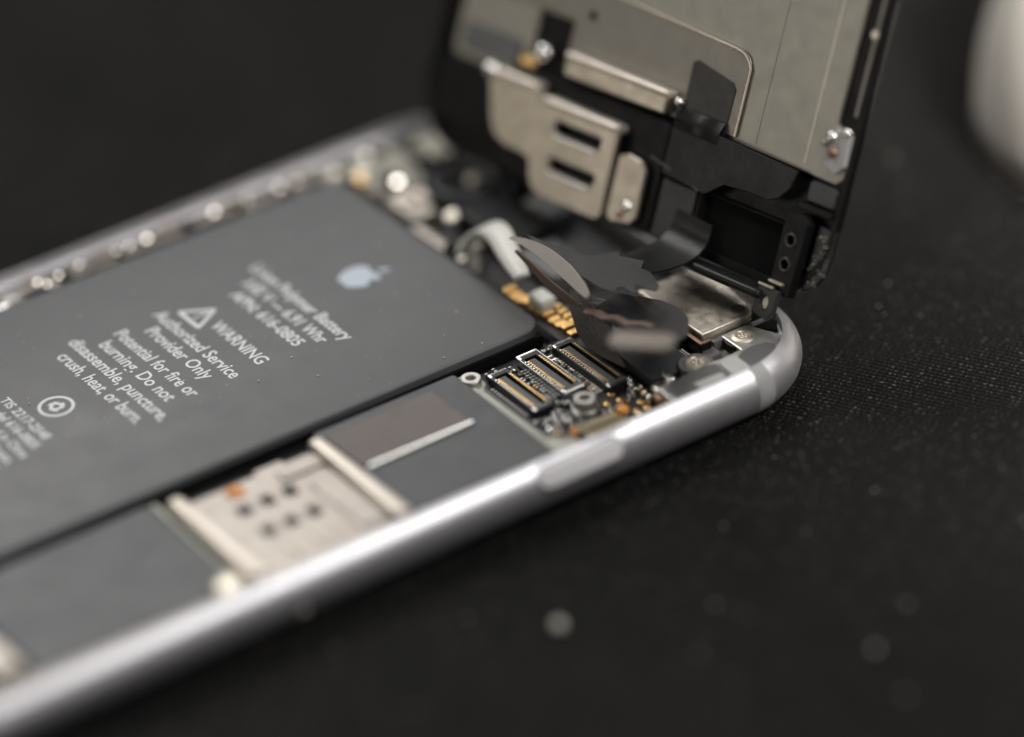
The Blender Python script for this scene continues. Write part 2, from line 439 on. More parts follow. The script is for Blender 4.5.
# warning triangle with an exclamation mark
def tri(cx, cy, w, h, r=.45):
    pts = []
    vs = [(cx - w / 2, cy - h / 2), (cx + w / 2, cy - h / 2), (cx, cy + h / 2)]
    for i in range(3):
        p = Vector(vs[i]); a = (Vector(vs[i - 1]) - p).normalized(); c = (Vector(vs[(i + 1) % 3]) - p).normalized()
        for t in (0, .25, .5, .75, 1): 
            q = (p + a * r).lerp(p, t).lerp(p.lerp(p + c * r, t), t); pts.append((q.x, q.y))
    return pts
b = prism(tri(-12.4, 22.95, 4.6, 3.7, .7), TZ - .01, TZ, 0, 1, [tri(-12.4, 22.8, 3.1, 2.45, .35)])
merge(b, prism(rrect(-12.56, -12.24, 22.55, 23.6, .1), TZ - .01, TZ, 0)); merge(b, prism(circ(-12.4, 22.15, .2, 10), TZ - .01, TZ, 0))
obj('warning_symbol', b, M['print'], bat)
# round collection symbol: ring, square, three arrows
b = prism(circ(-7.1, 3.0, 1.85, 36), TZ - .01, TZ, 0, 1, [circ(-7.1, 3.0, 1.5, 36)])
for k in range(3):
    a = k * 2 * PI / 3 + .5
    c, s = math.cos(a), math.sin(a)
    arrow = [(-.62, .30), (.25, .30), (.25, .05), (.75, .5), (.25, .95), (.25, .68), (-.62, .68)]
    merge(b, prism([(-7.1 + x * c - y * s, 3.0 + x * s + y * c) for x, y in arrow], TZ - .01, TZ, 0))
obj('recycling_symbol', b, M['print'], bat)
# fruit shaped emblem: bitten body and leaf
half = [(0, .86), (.18, .90), (.42, 1.0), (.66, .96), (.88, .80)]
bite = [(1.0 + .36 * math.cos(a), .42 + .34 * math.sin(a)) for a in [math.radians(q) for q in (112, 135, 160, 185, 210, 235, 250)]]
lower = [(.98, .02), (.90, -.28), (.74, -.56), (.56, -.80), (.38, -.93), (.2, -.92), (0, -.86)]
left = [(-.2, -.92), (-.38, -.93), (-.56, -.80), (-.76, -.54), (-.92, -.22), (-.98, .12), (-.95, .45), (-.84, .72), (-.64, .92), (-.4, 1.0), (-.18, .92)]
body = half + bite + lower + left
sc_ = 2.05
b = prism([(-8.2 + x * sc_, 38.9 + y * sc_ * .98) for x, y in body][::-1], TZ - .01, TZ, 0)
leaf = [(.0, 1.12), (.05, 1.38), (.22, 1.6), (.46, 1.7), (.44, 1.45), (.28, 1.22)]
merge(b, prism([(-8.2 + x * sc_, 38.9 + y * sc_) for x, y in leaf], TZ - .01, TZ, 0))
obj('brand_emblem', b, M['logo'], bat)

# ------------------------------------------------------------------ logic board
Z0 = 3.3
board = obj('logic_board', prism([(12.6, -58), (30.1, -58), (30.1, 3.0), (30.7, 3.2), (30.7, 50.2), (25.6, 50.2), (25.6, 56.5), (12.0, 56.5), (12.0, 50.3), (-20, 50.3), (-20, 49.4), (12.6, 49.4)], 2.3, Z0, .06), M['pcb'], phone)

def connector(x0, x1, yc, w, ph):
    c = obj('connector', merge(merge(merge(box(x0, x1, yc - w / 2, yc - w / 2 + .42, Z0, Z0 + .95, .06),
        box(x0, x1, yc + w / 2 - .42, yc + w / 2, Z0, Z0 + .95, .06)), box(x0, x0 + .7, yc - w / 2 + .42, yc + w / 2 - .42, Z0, Z0 + .95, .06)),
        box(x1 - .7, x1, yc - w / 2 + .42, yc + w / 2 - .42, Z0, Z0 + .95, .06)), M['conn'], phone)
    obj('connector_core', box(x0 + .95, x1 - .95, yc - w / 2 + .78, yc + w / 2 - .78, Z0, Z0 + .82, .06), M['conngrey'], c)
    def row(y0, y1, z, m, hh, pitch, hw):
        b = bmesh.new(); np_ = int((x1 - x0 - 1.9) / pitch)
        for k in range(np_):
            x = x0 + 1.0 + (k + .5) * (x1 - x0 - 2.0) / np_
            merge(b, box(x - hw, x + hw, y0, y1, z, z + hh, .02, 1))
        obj('contact_row', b, m, c)
    row(yc - w / 2 - .42, yc - w / 2 - .02, Z0 - .02, M['tooth'], .12, .46, .12)
    row(yc + w / 2 - .44, yc + w / 2 - .18, Z0 + .93, M['gold'], .06, .34, .09)
    row(yc - w / 2 + .46, yc - w / 2 + .74, Z0 + .78, M['gold'], .07, .34, .09)
    row(yc - w / 2 + .12, yc - w / 2 + .30, Z0 + .93, M['tin'], .05, .46, .08)
    for xx in (x0 + .06, x1 - .62):
        obj('end_clip', merge(box(xx, xx + .56, yc - w / 2 + .05, yc - w / 2 + .32, Z0 + .9, Z0 + 1.0, .04), box(xx, xx + .1, yc - w / 2 + .05, yc + w / 2 - .05, Z0 + .9, Z0 + 1.0, .03)), M['tin'], c)
    return c
connector(14.6, 22.9, 40.45, 2.3, 0)
c2 = connector(13.8, 22.0, 44.55, 2.3, 0)
obj('metal_frame', prism(rrect(13.66, 22.14, 43.3, 45.8, .2), Z0 + .2, Z0 + 1.02, .03, 1, [rrect(13.8, 22.0, 43.43, 45.67, .1)]), M['tin'], c2)
connector(14.2, 24.0, 48.5, 2.3, 0)

def standoff(x, y, r=1.1, h=1.5):
    s = obj('standoff', lathe(x, y, [(r * 1.12, Z0 - .1), (r * 1.12, Z0 + .35), (r * .92, Z0 + .5), (r * .92, Z0 + h - .1), (r * .84, Z0 + h), (r * .48, Z0 + h), (r * .42, Z0 + h - .1), (r * .42, Z0 + .5), (0, Z0 + .5)]), M['standoff'], phone, smooth=True)
    s.modifiers.new('e', 'EDGE_SPLIT').split_angle = .5
    return s
standoff(14.3, 37.6, 1.15, 1.3); standoff(24.6, 44.0, 1.25, 1.5)
def screw(x, y, z, r, parent, m='nickel', slots=5):
    s = obj('screw', lathe(x, y, [(r * .8, z - .6), (r, z - .25), (r * .97, z - .02), (r * .8, z + .12), (r * .62, z + .15), (r * .55, z + .02), (r * .2, z), (0, z)]), M[m], parent, smooth=True)
    s.modifiers.new('e', 'EDGE_SPLIT').split_angle = .5
    b = bmesh.new()
    for k in range(slots):
        a = k * 2 * PI / slots + .3
        merge(b, lathe(x + .3 * r * math.cos(a), y + .3 * r * math.sin(a), [(.17 * r, z - .02), (.15 * r, z + .1), (0, z + .16)], 10))
    merge(b, lathe(x, y, [(.15 * r, z), (.12 * r, z + .1), (0, z + .13)], 10))
    obj('star_recess', b, M[m], s, smooth=True)
    return s
screw(26.3, 62.0, 5.3, 1.25, phone)
obj('screw_seat', lathe(26.3, 62.0, [(1.95, 4.6), (1.95, 5.16), (1.75, 5.2), (1.4, 5.15), (1.35, 4.9), (0, 4.9)]), M['flex'], phone)
obj('screw_seat', lathe(26.8, 55.9, [(1.8, 4.0), (1.75, 4.9), (1.3, 4.9), (1.2, 4.6), (0, 4.6)]), M['band_dark'], phone)
screw(26.8, 55.9, 5.0, 1.35, phone)

# small parts on the board
def comp(x, y, w, l, h, m, rot=0, ends=None, name='capacitor'):
    c = obj(name, box(x - w / 2, x + w / 2, y - l / 2, y + l / 2, Z0 - .03, Z0 + h, .06, 2, rot, (x, y, 0)), M[m], phone)
    if ends:
        for s in (-1, 1):
            yy = y + s * (l / 2 - .06)
            obj('solder_end', box(x - w / 2 - .02, x + w / 2 + .02, yy - .09, yy + .09, Z0 - .03, Z0 + h + .02, .04, 1, rot, (x, y, 0)), M[ends], c)
    return c
comp(27.9, 42.9, 1.15, 4.9, .8, 'tan', -.03, 'gold', 'inductor')
comp(29.5, 43.3, 1.1, 4.6, .8, 'tan', -.03, 'tin', 'inductor')
obj('amber_dot', lens((27.7, 46.3, Z0 + .75), .6, (.2, 0, 1), .5), M['amber'], phone, smooth=True)
obj('amber_dot', lens((27.9, 40.4, Z0 + .75), .5, (.2, 0, 1), .5), M['amber'], phone, smooth=True)
for x, y in ((23.9, 47.6), (25.3, 47.7), (25.1, 46.3), (26.9, 49.0), (28.1, 48.9), (28.0, 47.8), (29.2, 47.8)):
    obj('test_pad', lathe(x, y, [(.42, Z0), (.42, Z0 + .09), (.3, Z0 + .14), (0, Z0 + .15)], 18), M['gold'], phone, smooth=True)
rows = []
for k in range(9): rows.append((14.6 + k * .98, 42.55, .5, .62, .32))
for k in range(8): rows.append((15.3 + k * 1.0, 46.5, .6, .8, .40))
for k in range(4): rows.append((23.6 + .85 * k, 41.2 - .25 * k, .55, .8, .45))
for k in range(5): rows.append((24.0 + 1.1 * k, 39.3, .6, .9, .5))
for k in range(4): rows.append((24.9 + .9 * k, 50.0 - .1 * k, .5, .8, .5))
rows += [(25.6, 41.9, .7, 1.1, .5), (26.3, 47.4, .45, .8, .5), (30.0, 47.0, .7, 1.0, .9), (30.1, 48.4, .6, .9, .7), (30.1, 40.5, .7, 1.1, .6), (23.4, 45.6, .5, .8, .5), (22.9, 46.6, .5, .7, .5), (26.4, 45.2, .45, .8, .4), (23.2, 43.2, .5, .8, .45)]
for i, (x, y, w, l, h) in enumerate(rows):
    comp(x + random.uniform(-.06, .06), y + random.uniform(-.06, .06), w, l, h * random.uniform(.9, 1.15), random.choice(['ceramic', 'ceramic', 'pcb']), random.choice([0, 0, PI / 2]) + random.uniform(-.05, .05), random.choice(['tin', 'tin', 'gold', None]) if i > 8 else None)
def tiny(x, y, w, l, h, rot, ends):
    b = box(x - w / 2, x + w / 2, y - l / 2, y + l / 2, Z0 - .03, Z0 + h, 0)
    bmesh.ops.bisect_plane(b, geom=b.verts[:] + b.edges[:] + b.faces[:], plane_co=(x, y - l * .28, 0), plane_no=(0, 1, 0))
    bmesh.ops.bisect_plane(b, geom=b.verts[:] + b.edges[:] + b.faces[:], plane_co=(x, y + l * .28, 0), plane_no=(0, 1, 0))
    for f in b.faces:
        if abs(f.calc_center_median().y - y) > l * .3: f.material_index = 1
    bmesh.ops.rotate(b, verts=b.verts, cent=(x, y, 0), matrix=Matrix.Rotation(rot, 3, 'Z'))
    return obj('capacitor', b, [M['ceramic'], M[ends]], phone)
k = 0
used = []
while k < 58:
    x, y = random.uniform(13.4, 30.4), random.uniform(38.6, 50.1)
    if any(x0 - .3 < x < x1 + .3 and y0 - .3 < y < y1 + .3 for x0, x1, y0, y1 in ((14.2, 23.3, 38.6, 41.8), (13.4, 22.4, 42.9, 46.0), (13.9, 24.4, 46.8, 49.9), (23.1, 26.1, 42.5, 45.5), (27.0, 30.4, 40.2, 46.0), (23.4, 25.8, 45.8, 48.2), (26.4, 29.7, 47.2, 49.5), (28.0, 30.7, 36, 39.5))): continue
    if any(math.hypot(x - a, y - b_) < .62 for a, b_ in used): continue
    used.append((x, y)); k += 1
    tiny(x, y, .3, .6, random.uniform(.25, .5), random.choice((0, PI / 2)), random.choice(('tooth', 'tooth', 'gold', 'tin')))
for x, y, r in ((29.6, 47.1, .55), (29.9, 46.1, .5), (26.0, 38.9, .45), (29.4, 39.2, .5), (24.3, 49.7, .35), (23.6, 50.1, .35)):
    obj('solder_joint', lens((x, y, Z0 + .5), r, (.35, .1, 1), .7), M['tin'], phone, smooth=True)

# pale gasket strip and the two shield films
gk = obj('gasket', prism([(12.6, 36.9), (14.6, 36.5), (27.8, 36.8), (27.8, 38.1), (15.9, 38.1), (15.3, 38.7), (12.8, 38.9)], 2.4, 4.0, .12), M['palestrip'], phone)
obj('gasket_ridge', box(15.6, 28.0, 36.75, 37.25, 3.9, 4.35, .15), M['palestrip'], gk)
obj('gasket_ridge', box(16.2, 27.4, 37.75, 38.0, 3.9, 4.15, .1), M['band_dark'], gk)
obj('gasket_end', prism([(27.9, 36.0), (30.6, 36.0), (30.6, 39.5), (29.0, 39.5), (28.6, 38.3), (27.9, 38.2)], 2.4, 4.7, .35, 3), M['palestrip'], phone, smooth=True)
sA = obj('shield_cover', prism(rrect(12.9, 30.4, 20.0, 36.55, .4), 3.2, 4.75, .12), M['shield'], phone)
obj('chip_window', prism(rrect(14.2, 21.0, 20.6, 33.0, .2), 4.7, 4.95, .04), M['chip'], sA)
obj('chip_window_edge', prism(rrect(21.05, 21.6, 21.2, 33.2, .15), 4.7, 5.05, .12), M['tin'], sA)
sB = obj('shield_cover', prism(rrect(13.2, 29.9, -19.5, 1.6, .4), 3.2, 4.75, .12), M['shield'], phone)
obj('gasket', box(13.2, 29.9, 1.8, 2.4, 2.4, 4.6, .12), M['palestrip'], phone)
obj('shield_cover', prism(rrect(13.2, 29.9, -57, -24.5, .4), 3.2, 4.75, .12), M['shield'], phone)
obj('metal_bracket', merge(box(17, 29.8, -23.9, -20.0, 3.2, 4.9, .3, 3), box(24, 29.2, -23.6, -20.4, 4.6, 6.1, .5, 3)), M['sim'], phone, smooth=False)
obj('flex_strip', box(12.15, 12.7, -50, 36.5, 2.4, 3.6, .08), M['flex'], phone)

# sim card reader
sim = obj('sim_card_reader', prism([(15.4, 3.6), (30.9, 3.6), (30.9, 19.0), (20, 19.0), (15.4, 19.0), (15.4, 15.5), (14.7, 15.2), (14.7, 12.2), (15.4, 12.0)], 2.6, 4.75, .15, 2,
          [rrect(x - .75, x + .75, y - .7, y + .7, .45, 4) for x in (19.7, 24.0) for y in (8.3, 10.8, 13.3)]), M['sim'], phone)
obj('hole_shade_plate', box(17.5, 26.5, 6.5, 15.2, 4.0, 4.3, .02), M['deep'], sim)  # black sheet put just under the holes to paint them dark inside
obj('raised_rim', prism(rrect(19.5, 29.5, 15.2, 18.2, .6), 4.7, 5.0, .12), M['sim'], sim)
obj('raised_rim', prism(rrect(16.2, 18.2, 13.6, 18.4, .5), 4.7, 5.05, .12), M['sim'], sim)
for yy, x1 in ((18.9, 31.0), (3.2, 31.2)):
    b = prism(rrect(14.9, x1, yy - .65, yy + .95, .5), 4.0, 5.85, .45, 4)
    obj('rail', b, M['railmetal'], sim, smooth=True)
obj('solder_dab', lens((16.7, 9.1, 4.7), 1.05, (.1, .1, 1), .45), M['amber'], sim, smooth=True)
for y in (8.5, 11.2, 13.8):
    obj('spring_contact', box(26.6, 29.4, y - .35, y + .35, 4.7, 4.95, .1), M['steel'], sim)

HALF = ((CAMP - Vector((0, 20, 4))).normalized() + (KEYP - Vector((0, 20, 4))).normalized()).normalized()
def glint(x, y, z, r, m='mirror', parent=phone, name='solder_joint', w=1.):
    """polished dab tilted half way between lamp and viewer"""
    P = Vector((x, y, z))
    nn = ((CAMP - P).normalized() + (KEYP - P).normalized()).normalized()
    return obj(name, lens(P, r, nn, .12), M[m], parent, smooth=True)
glint(29.6, .5, 5.2, 1.35, 'nickel', phone, 'screw')

# ------------------------------------------------------------------ far edge: side flex and metal parts
for y0, y1, zz in ((10.8, 15.4, 4.0), (17.2, 22.8, 3.8), (23.6, 31.0, 3.9), (32.2, 37.4, 4.1), (38.4, 44.0, 3.9), (44.6, 48.6, 4.1)):
    obj('side_flex', box(-30.6, -29.5, y0, y1, 1.1, zz, .2), M['sim'], phone)
obj('wall_shade_strip', box(-31.60, -31.42, 4, 50, 1.1, 3.7, .05), M['deep'], phone)  # black strip added to darken the inner wall like a shaded gap
obj('side_flex_tape', box(-29.4, -28.6, -40, 48, 1.1, 2.0, .1), M['flex'], phone)
for x, y, r in ((-30.2, 13.6, .55), (-29.2, 14.2, .5), (-29.9, 16.0, .6), (-30.3, 24.7, .6), (-30.4, 26.8, .75), (-30.3, 23.1, .45), (-30.5, 35.1, .75), (-30.5, 39.2, .6), (-30.4, 18.7, .5), (-30.4, 43.2, .5), (-30.2, 45.2, .45)):
    glint(x, y, 4.15, r * random.uniform(.3, .6), 'mirror')
obj('volume_bracket', box(-28.8, -27.5, 6.2, 9.4, 1.1, 4.2, .3), M['tin'], phone)
obj('volume_bracket', box(-31.2, -29.0, 9.0, 11.6, 1.1, 3.8, .3), M['shelf'], phone)
obj('side_bracket', box(-31.4, -29.2, -40, 4.5, 1.1, 3.8, .3), M['flex'], phone)

# ------------------------------------------------------------------ top section beyond the battery
obj('top_board', box(-27, 11.5, 50.6, 66.2, 1.1, 2.2, .1), M['pcb'], phone)
obj('metal_shield', prism([(-30.6, 47.5), (-27.6, 47.5), (-27.6, 50), (-22.0, 50), (-20.5, 52.5), (-21, 56), (-26.5, 57.5), (-30.6, 57.0)], 1.1, 4.4, .4, 3), M['alu_in'], phone)
obj('metal_shield', box(-21.0, -15.4, 50.2, 53.6, 1.1, 4.4, .5, 3), M['sim'], phone)
obj('metal_shield', box(-29.5, -24.5, 58.5, 62.5, 1.1, 4.6, .8, 3), M['alu_in'], phone)
obj('metal_shield', box(-14.8, -7.9, 49.5, 50.9, 1.1, 4.0, .4, 3), M['sim'], phone)
obj('speaker_ring', lathe(-18.2, 58.6, [(3.8, 1.1), (3.8, 4.4), (3.5, 4.8), (2.9, 4.8), (2.6, 4.4), (2.5, 3.0), (0, 3.0)], 40), M['flexgrey'], phone, smooth=True)
obj('earpiece_block', box(-13.4, -4.0, 54.2, 60.6, 1.1, 5.0, .5, 3), M['flex'], phone)
obj('metal_shield', box(-11.5, -6.5, 61.0, 65.0, 1.1, 4.2, .5, 3), M['flexgrey'], phone)
obj('metal_shield', box(-2.6, 4.2, 54.6, 59.5, 1.1, 4.6, .5, 3), M['band_dark'], phone)
for x, y, r, z in ((-22.2, 52.9, .62, 4.7), (-13.2, 53.8, .8, 4.4), (-26.6, 51.0, .75, 4.4), (-18.4, 60.0, .7, 4.2), (-28.6, 49.0, .6, 4.4), (-19.4, 51.2, .75, 4.3), (-7.9, 50.5, .5, 4.3), (-5.2, 49.8, .5, 4.5), (-29.4, 53.6, .6, 4.5)):
    glint(x, y, z, r, 'mirror' if r == .62 else 'nickel', phone, 'screw' if r > .6 else 'solder_joint')
rs = random.Random(21)
for k in range(26):
    x, y = rs.uniform(-29.5, -6.0), rs.uniform(49.6, 64.5)
    if math.hypot(x + 18.2, y - 58.6) < 4.3 or (x < -24 and y > 61): continue
    w, l = rs.uniform(.8, 2.2), rs.uniform(.7, 1.8)
    obj('part_and_gap_block', box(x - w / 2, x + w / 2, y - l / 2, y + l / 2, 1.5, rs.uniform(4.3, 5.1), .15, 2, rs.uniform(-.2, .2)), M[rs.choice(('black', 'railmetal', 'deep', 'sim', 'black', 'pcb', 'gold'))], phone)  # the black blocks stand in for dark, shaded gaps between parts
for k in range(20):
    y = 6.5 + k * 2.15 + rs.uniform(-.5, .5); l = rs.uniform(.5, 1.2)
    obj('edge_component', box(-29.7, -29.0, y - l / 2, y + l / 2, 1.1, rs.uniform(3.2, 4.3), .12), M[rs.choice(('black', 'railmetal', 'deep', 'sim', 'black', 'deep'))], phone)
for k in range(5):
    y = 12.6 + k * 8.1
    obj('side_clip', box(-31.2, -30.7, y, y + rs.uniform(.8, 2.4), 1.1, 4.6, .15), M['railmetal'], phone)
# gold contact field beside the far connector
for i in range(11):
    x = 2.2 + i * 1.05
    obj('gold_pad', box(x - .42, x + .42, 50.0 + .05 * i, 51.3 + .05 * i, 3.2, 3.75 + .25 * (i % 3 == 0), .08), M['gold'], phone)
for i in range(8):
    x = 5.6 + i * 1.05
    obj('gold_pad', box(x - .3, x + .3, 52.0, 53.0, 3.2, 3.75, .08), M['gold'], phone)
obj('flex_base', box(.8, 13.8, 49.7, 53.6, 2.2, 3.25, .06), M['pcb'], phone)
obj('white_connector', box(5.2, 7.8, 50.6, 52.6, 3.2, 4.9, .4, 3), M['white'], phone, smooth=True)
obj('white_connector', box(-8.2, -4.6, 49.6, 51.6, 2.2, 4.6, .5, 3), M['white'], phone, smooth=True)
# white foam band rising from the board
wb = ribbon([(-6.0, 50.4, 4.6), (-5.2, 51.4, 6.6), (-3.4, 52.0, 8.0), (-.6, 51.6, 8.5), (2.6, 50.6, 8.0), (6.2, 49.6, 7.6)], [(0, 1, .1), (0, 1, .1), (.1, 1, .15), (.2, 1, .2), (.3, 1, .2), (.3, 1, .2)], [1.8, 2.2, 2.6, 2.6, 2.2, 1.6], .5)
obj('foam_band', wb, M['white'], phone, smooth=True)

# rear camera block at the near top corner
cam_b = prism([(13.6, 58.4), (24.4, 58.4), (24.4, 64.4), (23.4, 65.4), (14.4, 66.4), (13.6, 65.4)], 1.2, 6.0, .18, 3)
cam_m = obj('camera_module', cam_b, M['nickel'], phone)
obj('camera_dimple', lathe(22.9, 64.0, [(.75, 6.0), (.75, 6.06), (.5, 6.02), (0, 6.02)], 20), M['band_dark'], cam_m)
obj('side_wall', box(13.6, 25.2, 57.6, 58.0, 1.2, 5.5, .05), M['black'], cam_m)
obj('side_wall', box(25.0, 25.3, 57.6, 58.9, 1.2, 5.5, .05), M['black'], cam_m)
obj('copper_trim', box(13.6, 25.32, 57.56, 57.98, 5.48, 5.7, .06), M['copper'], cam_m)
obj('copper_trim', box(25.06, 25.32, 57.6, 58.9, 5.49, 5.68, .05), M['copper'], cam_m)
obj('shade_dark_bracket', merge(box(24.6, 25.3, 59.2, 66.0, 1.2, 5.2, .12), box(24.6, 26.6, 57.7, 59.2, 3.4, 4.7, .12)), M['band_dark'], phone)  # dark colour stands in for the black shadow shapes beside the camera
obj('flex_plate', prism([(14.2, 51.2), (25.6, 51.2), (26.4, 52.8), (25.6, 56.4), (14.2, 56.4)], 3.3, 4.5, .1), M['flexgrey'], phone)
obj('flex_plate', prism([(13.6, 56.5), (25.4, 56.5), (25.4, 57.5), (13.6, 57.5)], 2.2, 3.9, .1), M['black'], phone)
obj('small_mark', box(22.6, 24.4, 56.7, 56.9, 3.9, 3.95, 0), M['print'], phone)
obj('small_mark', box(22.6, 24.4, 57.05, 57.25, 3.9, 3.95, 0), M['print'], phone)
obj('spring_clip', merge(box(26.5, 28.0, 50.4, 52.4, 3.2, 4.5, .3, 3), box(25.8, 27.6, 52.2, 52.9, 3.2, 4.9, .25, 3)), M['tin'], phone, smooth=True)
obj('spring_clip', merge(box(27.7, 29.2, 49.7, 50.8, 3.2, 4.4, .3, 3), box(29.2, 30.4, 50.2, 51.2, 3.2, 4.2, .3)), M['copper'], phone, smooth=True)

# ------------------------------------------------------------------ display assembly, standing open
U = Vector((.988441, .143324, .049422)); V = Vector((-.104714, .409684, .906197)); NN = Vector((.109632, -.900898, .419957)); P0 = Vector((33.9, 66.9, 9.0))
mtx = Matrix(((U.x, V.x, NN.x, P0.x * S), (U.y, V.y, NN.y, P0.y * S), (U.z, V.z, NN.z, P0.z * S), (0, 0, 0, 1)))
disp = thing('display_assembly', 'black screen assembly standing open above the phone, metal backing plate towards the battery', 'phone screen', mtx=mtx)
# glass and black frame
obj('front_glass', prism(rrect(-62.3, -2.6, .1, 138, 7.0, 12), -2.0, -1.0, .3, 3), M['glass'], disp)  # screen shrunk below its real width so its outline matches the image
fr = obj('plastic_frame', prism(rrect(-61.6, -1.9, .4, 137.4, 6.8, 12), -1.0, -.45, .2, 2), M['black'], disp)
obj('frame_lip', prism(rrect(-61.3, -1.7, .6, 137.2, 6.6, 12), -.5, .15, .1, 2, [rrect(-60.3, -2.4, 1.6, 136, 6.0, 12)]), M['black'], disp)
# metal backing plate
plate = [(-2.7, 13.1), (-2.5, 13.4), (-2.5, 17.6), (-4.9, 18.3), (-4.9, 130), (-58.4, 130), (-58.4, 11.2), (-57.6, 10.6), (-47.2, 10.6), (-47.2, 18.4), (-42, 18.4), (-42, 13.2), (-3.4, 12.6)]
pl = obj('backing_plate', prism(plate[::-1], -.45, 0, .08, 2), M['lcdplate'], disp)
for a in (-14.45, -7.8):
    obj('pressed_line', box(a - .06, a + .06, 13.4, 128, -.02, .035, .015, 1), M['lcdcover' if a < -10 else 'railmetal'], pl)
obj('edge_strip', box(-3.2, -2.75, 19.5, 128, -.3, -.05, .05), M['lcdcover'], disp)
obj('edge_strip_pad', prism(rrect(-3.5, -2.6, 27.3, 28.2, .4), -.1, .1, .05), M['nickel'], disp)
# lower foil cover with riveted edge
cov = [(-17.1, 13.3), (-17.1, 19.8)] + [(-17.1 - 1.8 + 1.8 * math.cos(a), 20.1 + 1.8 * math.sin(a)) for a in (.2, .5, .8, 1.1, 1.4)] + [(-33.8, 22.5), (-45, 22.9), (-56.5, 23.2), (-56.5, 18.7), (-47.5, 18.7), (-41.8, 18.7), (-41.8, 13.3)]
cv = obj('foil_cover', prism(cov[::-1], .03, .30, .09, 2), M['lcdcover'], disp)
edge = obj('foil_edge', merge(ribbon([(-57, 23.15, .3), (-45, 22.85, .3), (-33.8, 22.45, .3), (-19.6, 21.85, .3)], (0, 0, 1), .22, .16), ribbon([(-19.6, 21.85, .3), (-18.2, 21.5, .3), (-17.3, 20.6, .3), (-17.1, 19.5, .3), (-17.1, 13.4, .3)], (0, 0, 1), .2, .12)), M['railmetal'], cv)
for a, b_ in ((-20.2, 21.65), (-21.9, 21.75), (-24.0, 21.85), (-25.8, 21.95), (-27.6, 22.0), (-30, 22.1), (-17.35, 18.6), (-17.35, 16.4), (-17.35, 15.4), (-17.35, 14.2)):
    obj('edge_dimple', prism(circ(a, b_, .17, 10), .29, .325, 0), M['copper'], cv)
obj('plate_hole', prism(circ(-39.5, 19.7, .5, 18), .29, .33, 0), M['deep'], cv)
obj('grey_tab', prism(rrect(-57.0, -48.6, 11.6, 14.6, .5), 0.02, .5, .1), M['band_dark'], disp)
# black tape over the cover edge, folding down into the wide flex
tp = [(-24.5, 13.0), (-18.4, 13.0), (-18.3, 17.9), (-18.9, 18.5), (-23.9, 19.4), (-24.6, 19.0)]
obj('black_tape', prism(tp, .32, .42, .03, 1), M['tape'], disp)
obj('flex_fold', ribbon([(-21.45, 14.3, .55), (-21.45, 13.2, 1.15), (-21.45, 12.2, 1.2)], (1, 0, 0), 6.1, .2), M['flex'], disp, smooth=True)
flp = [(-24.6, 7.4), (-18.4, 7.0), (-16.2, 8.6), (-13.0, 8.9), (-10.2, 8.9), (-8.9, 9.5), (-7.8, 10.8), (-7.3, 12.7), (-18.3, 13.1), (-24.6, 13.5)]
obj('wide_flex', prism(flp, .95, 1.2, .08, 2), M['flex'], disp)
# pocket for the camera below it: walls, floor and a lower lip
obj('camera_pocket', merge(box(-19.0, -7.7, .9, 7.0, -.45, -.3, 0), box(-19.0, -7.7, 6.9, 7.2, -.45, .35, .12)), M['deep'], disp)
obj('pocket_wall', box(-19.4, -19.0, .6, 7.6, -.45, .8, .1), M['black'], disp)
obj('pocket_lip', box(-18.8, -7.4, -.5, .5, 0, 2.6, .45, 4), M['flex'], disp, smooth=True)
# corner bracket with two screw holes and a loop hook
cb = obj('corner_bracket', prism([(-7.4, .5), (-4.6, .5), (-4.3, 8.2), (-5.2, 8.9), (-7.4, 8.6)], .2, 1.3, .12, 2, [circ(-6.0, 6.1, .5, 16), circ(-5.9, 3.6, .5, 16)]), M['black'], disp)
for b_ in (6.1, 3.6): obj('screw_hole_ring', prism(circ(-6.0, b_, .72, 20), 1.28, 1.42, .04, 1, [circ(-6.0, b_, .52, 20)]), M['flexgrey'], cb)
obj('hook', prism([(-8.3, -1.9), (-6.2, -2.3), (-5.6, -1.2), (-5.5, .9), (-8.1, 1.1)], 1.2, 1.9, .12, 2, [[(-6.95 + .5 * math.cos(t), -.6 + .72 * math.sin(t)) for t in [k * PI / 8 for k in range(16)]]]), M['flexgrey'], cb)
obj('hook_pin', prism([(-6.95 + .47 * math.cos(t), -.6 + .68 * math.sin(t)) for t in [k * PI / 8 for k in range(16)]], 1.3, 1.6, .04, 1), M['nickel'], cb)
obj('hook_edge', merge(box(-8.2, -6.2, .95, 1.2, 1.7, 2.05, .08), box(-7.2, -5.3, 1.55, 1.8, 1.4, 1.85, .08)), M['nickel'], cb)
obj('corner_pad', prism([(-4.2, 1.4), (-2.6, 2.4), (-1.6, 4.2), (-1.5, 8.2), (-3.9, 8.2)], -.45, .1, .1), M['tape'], disp)
b = bmesh.new()
for k in range(46):
    a, q = random.uniform(-4.0, -1.9), random.uniform(2.2, 7.4)
    merge(b, lens((a, q, .1), random.uniform(.03, .09), (0, 0, 1), .8, 6))
sp = obj('dust', b, M['lint'], disp); sp['kind'] = 'stuff'
obj('grey_contact', prism(rrect(-6.2, -2.6, 10.2, 12.2, .4), -.3, .3, .1), M['flexgrey'], disp)
obj('grey_contact', prism(rrect(-7.0, -2.4, 9.2, 9.9, .2), -.3, .5, .1), M['black'], disp)
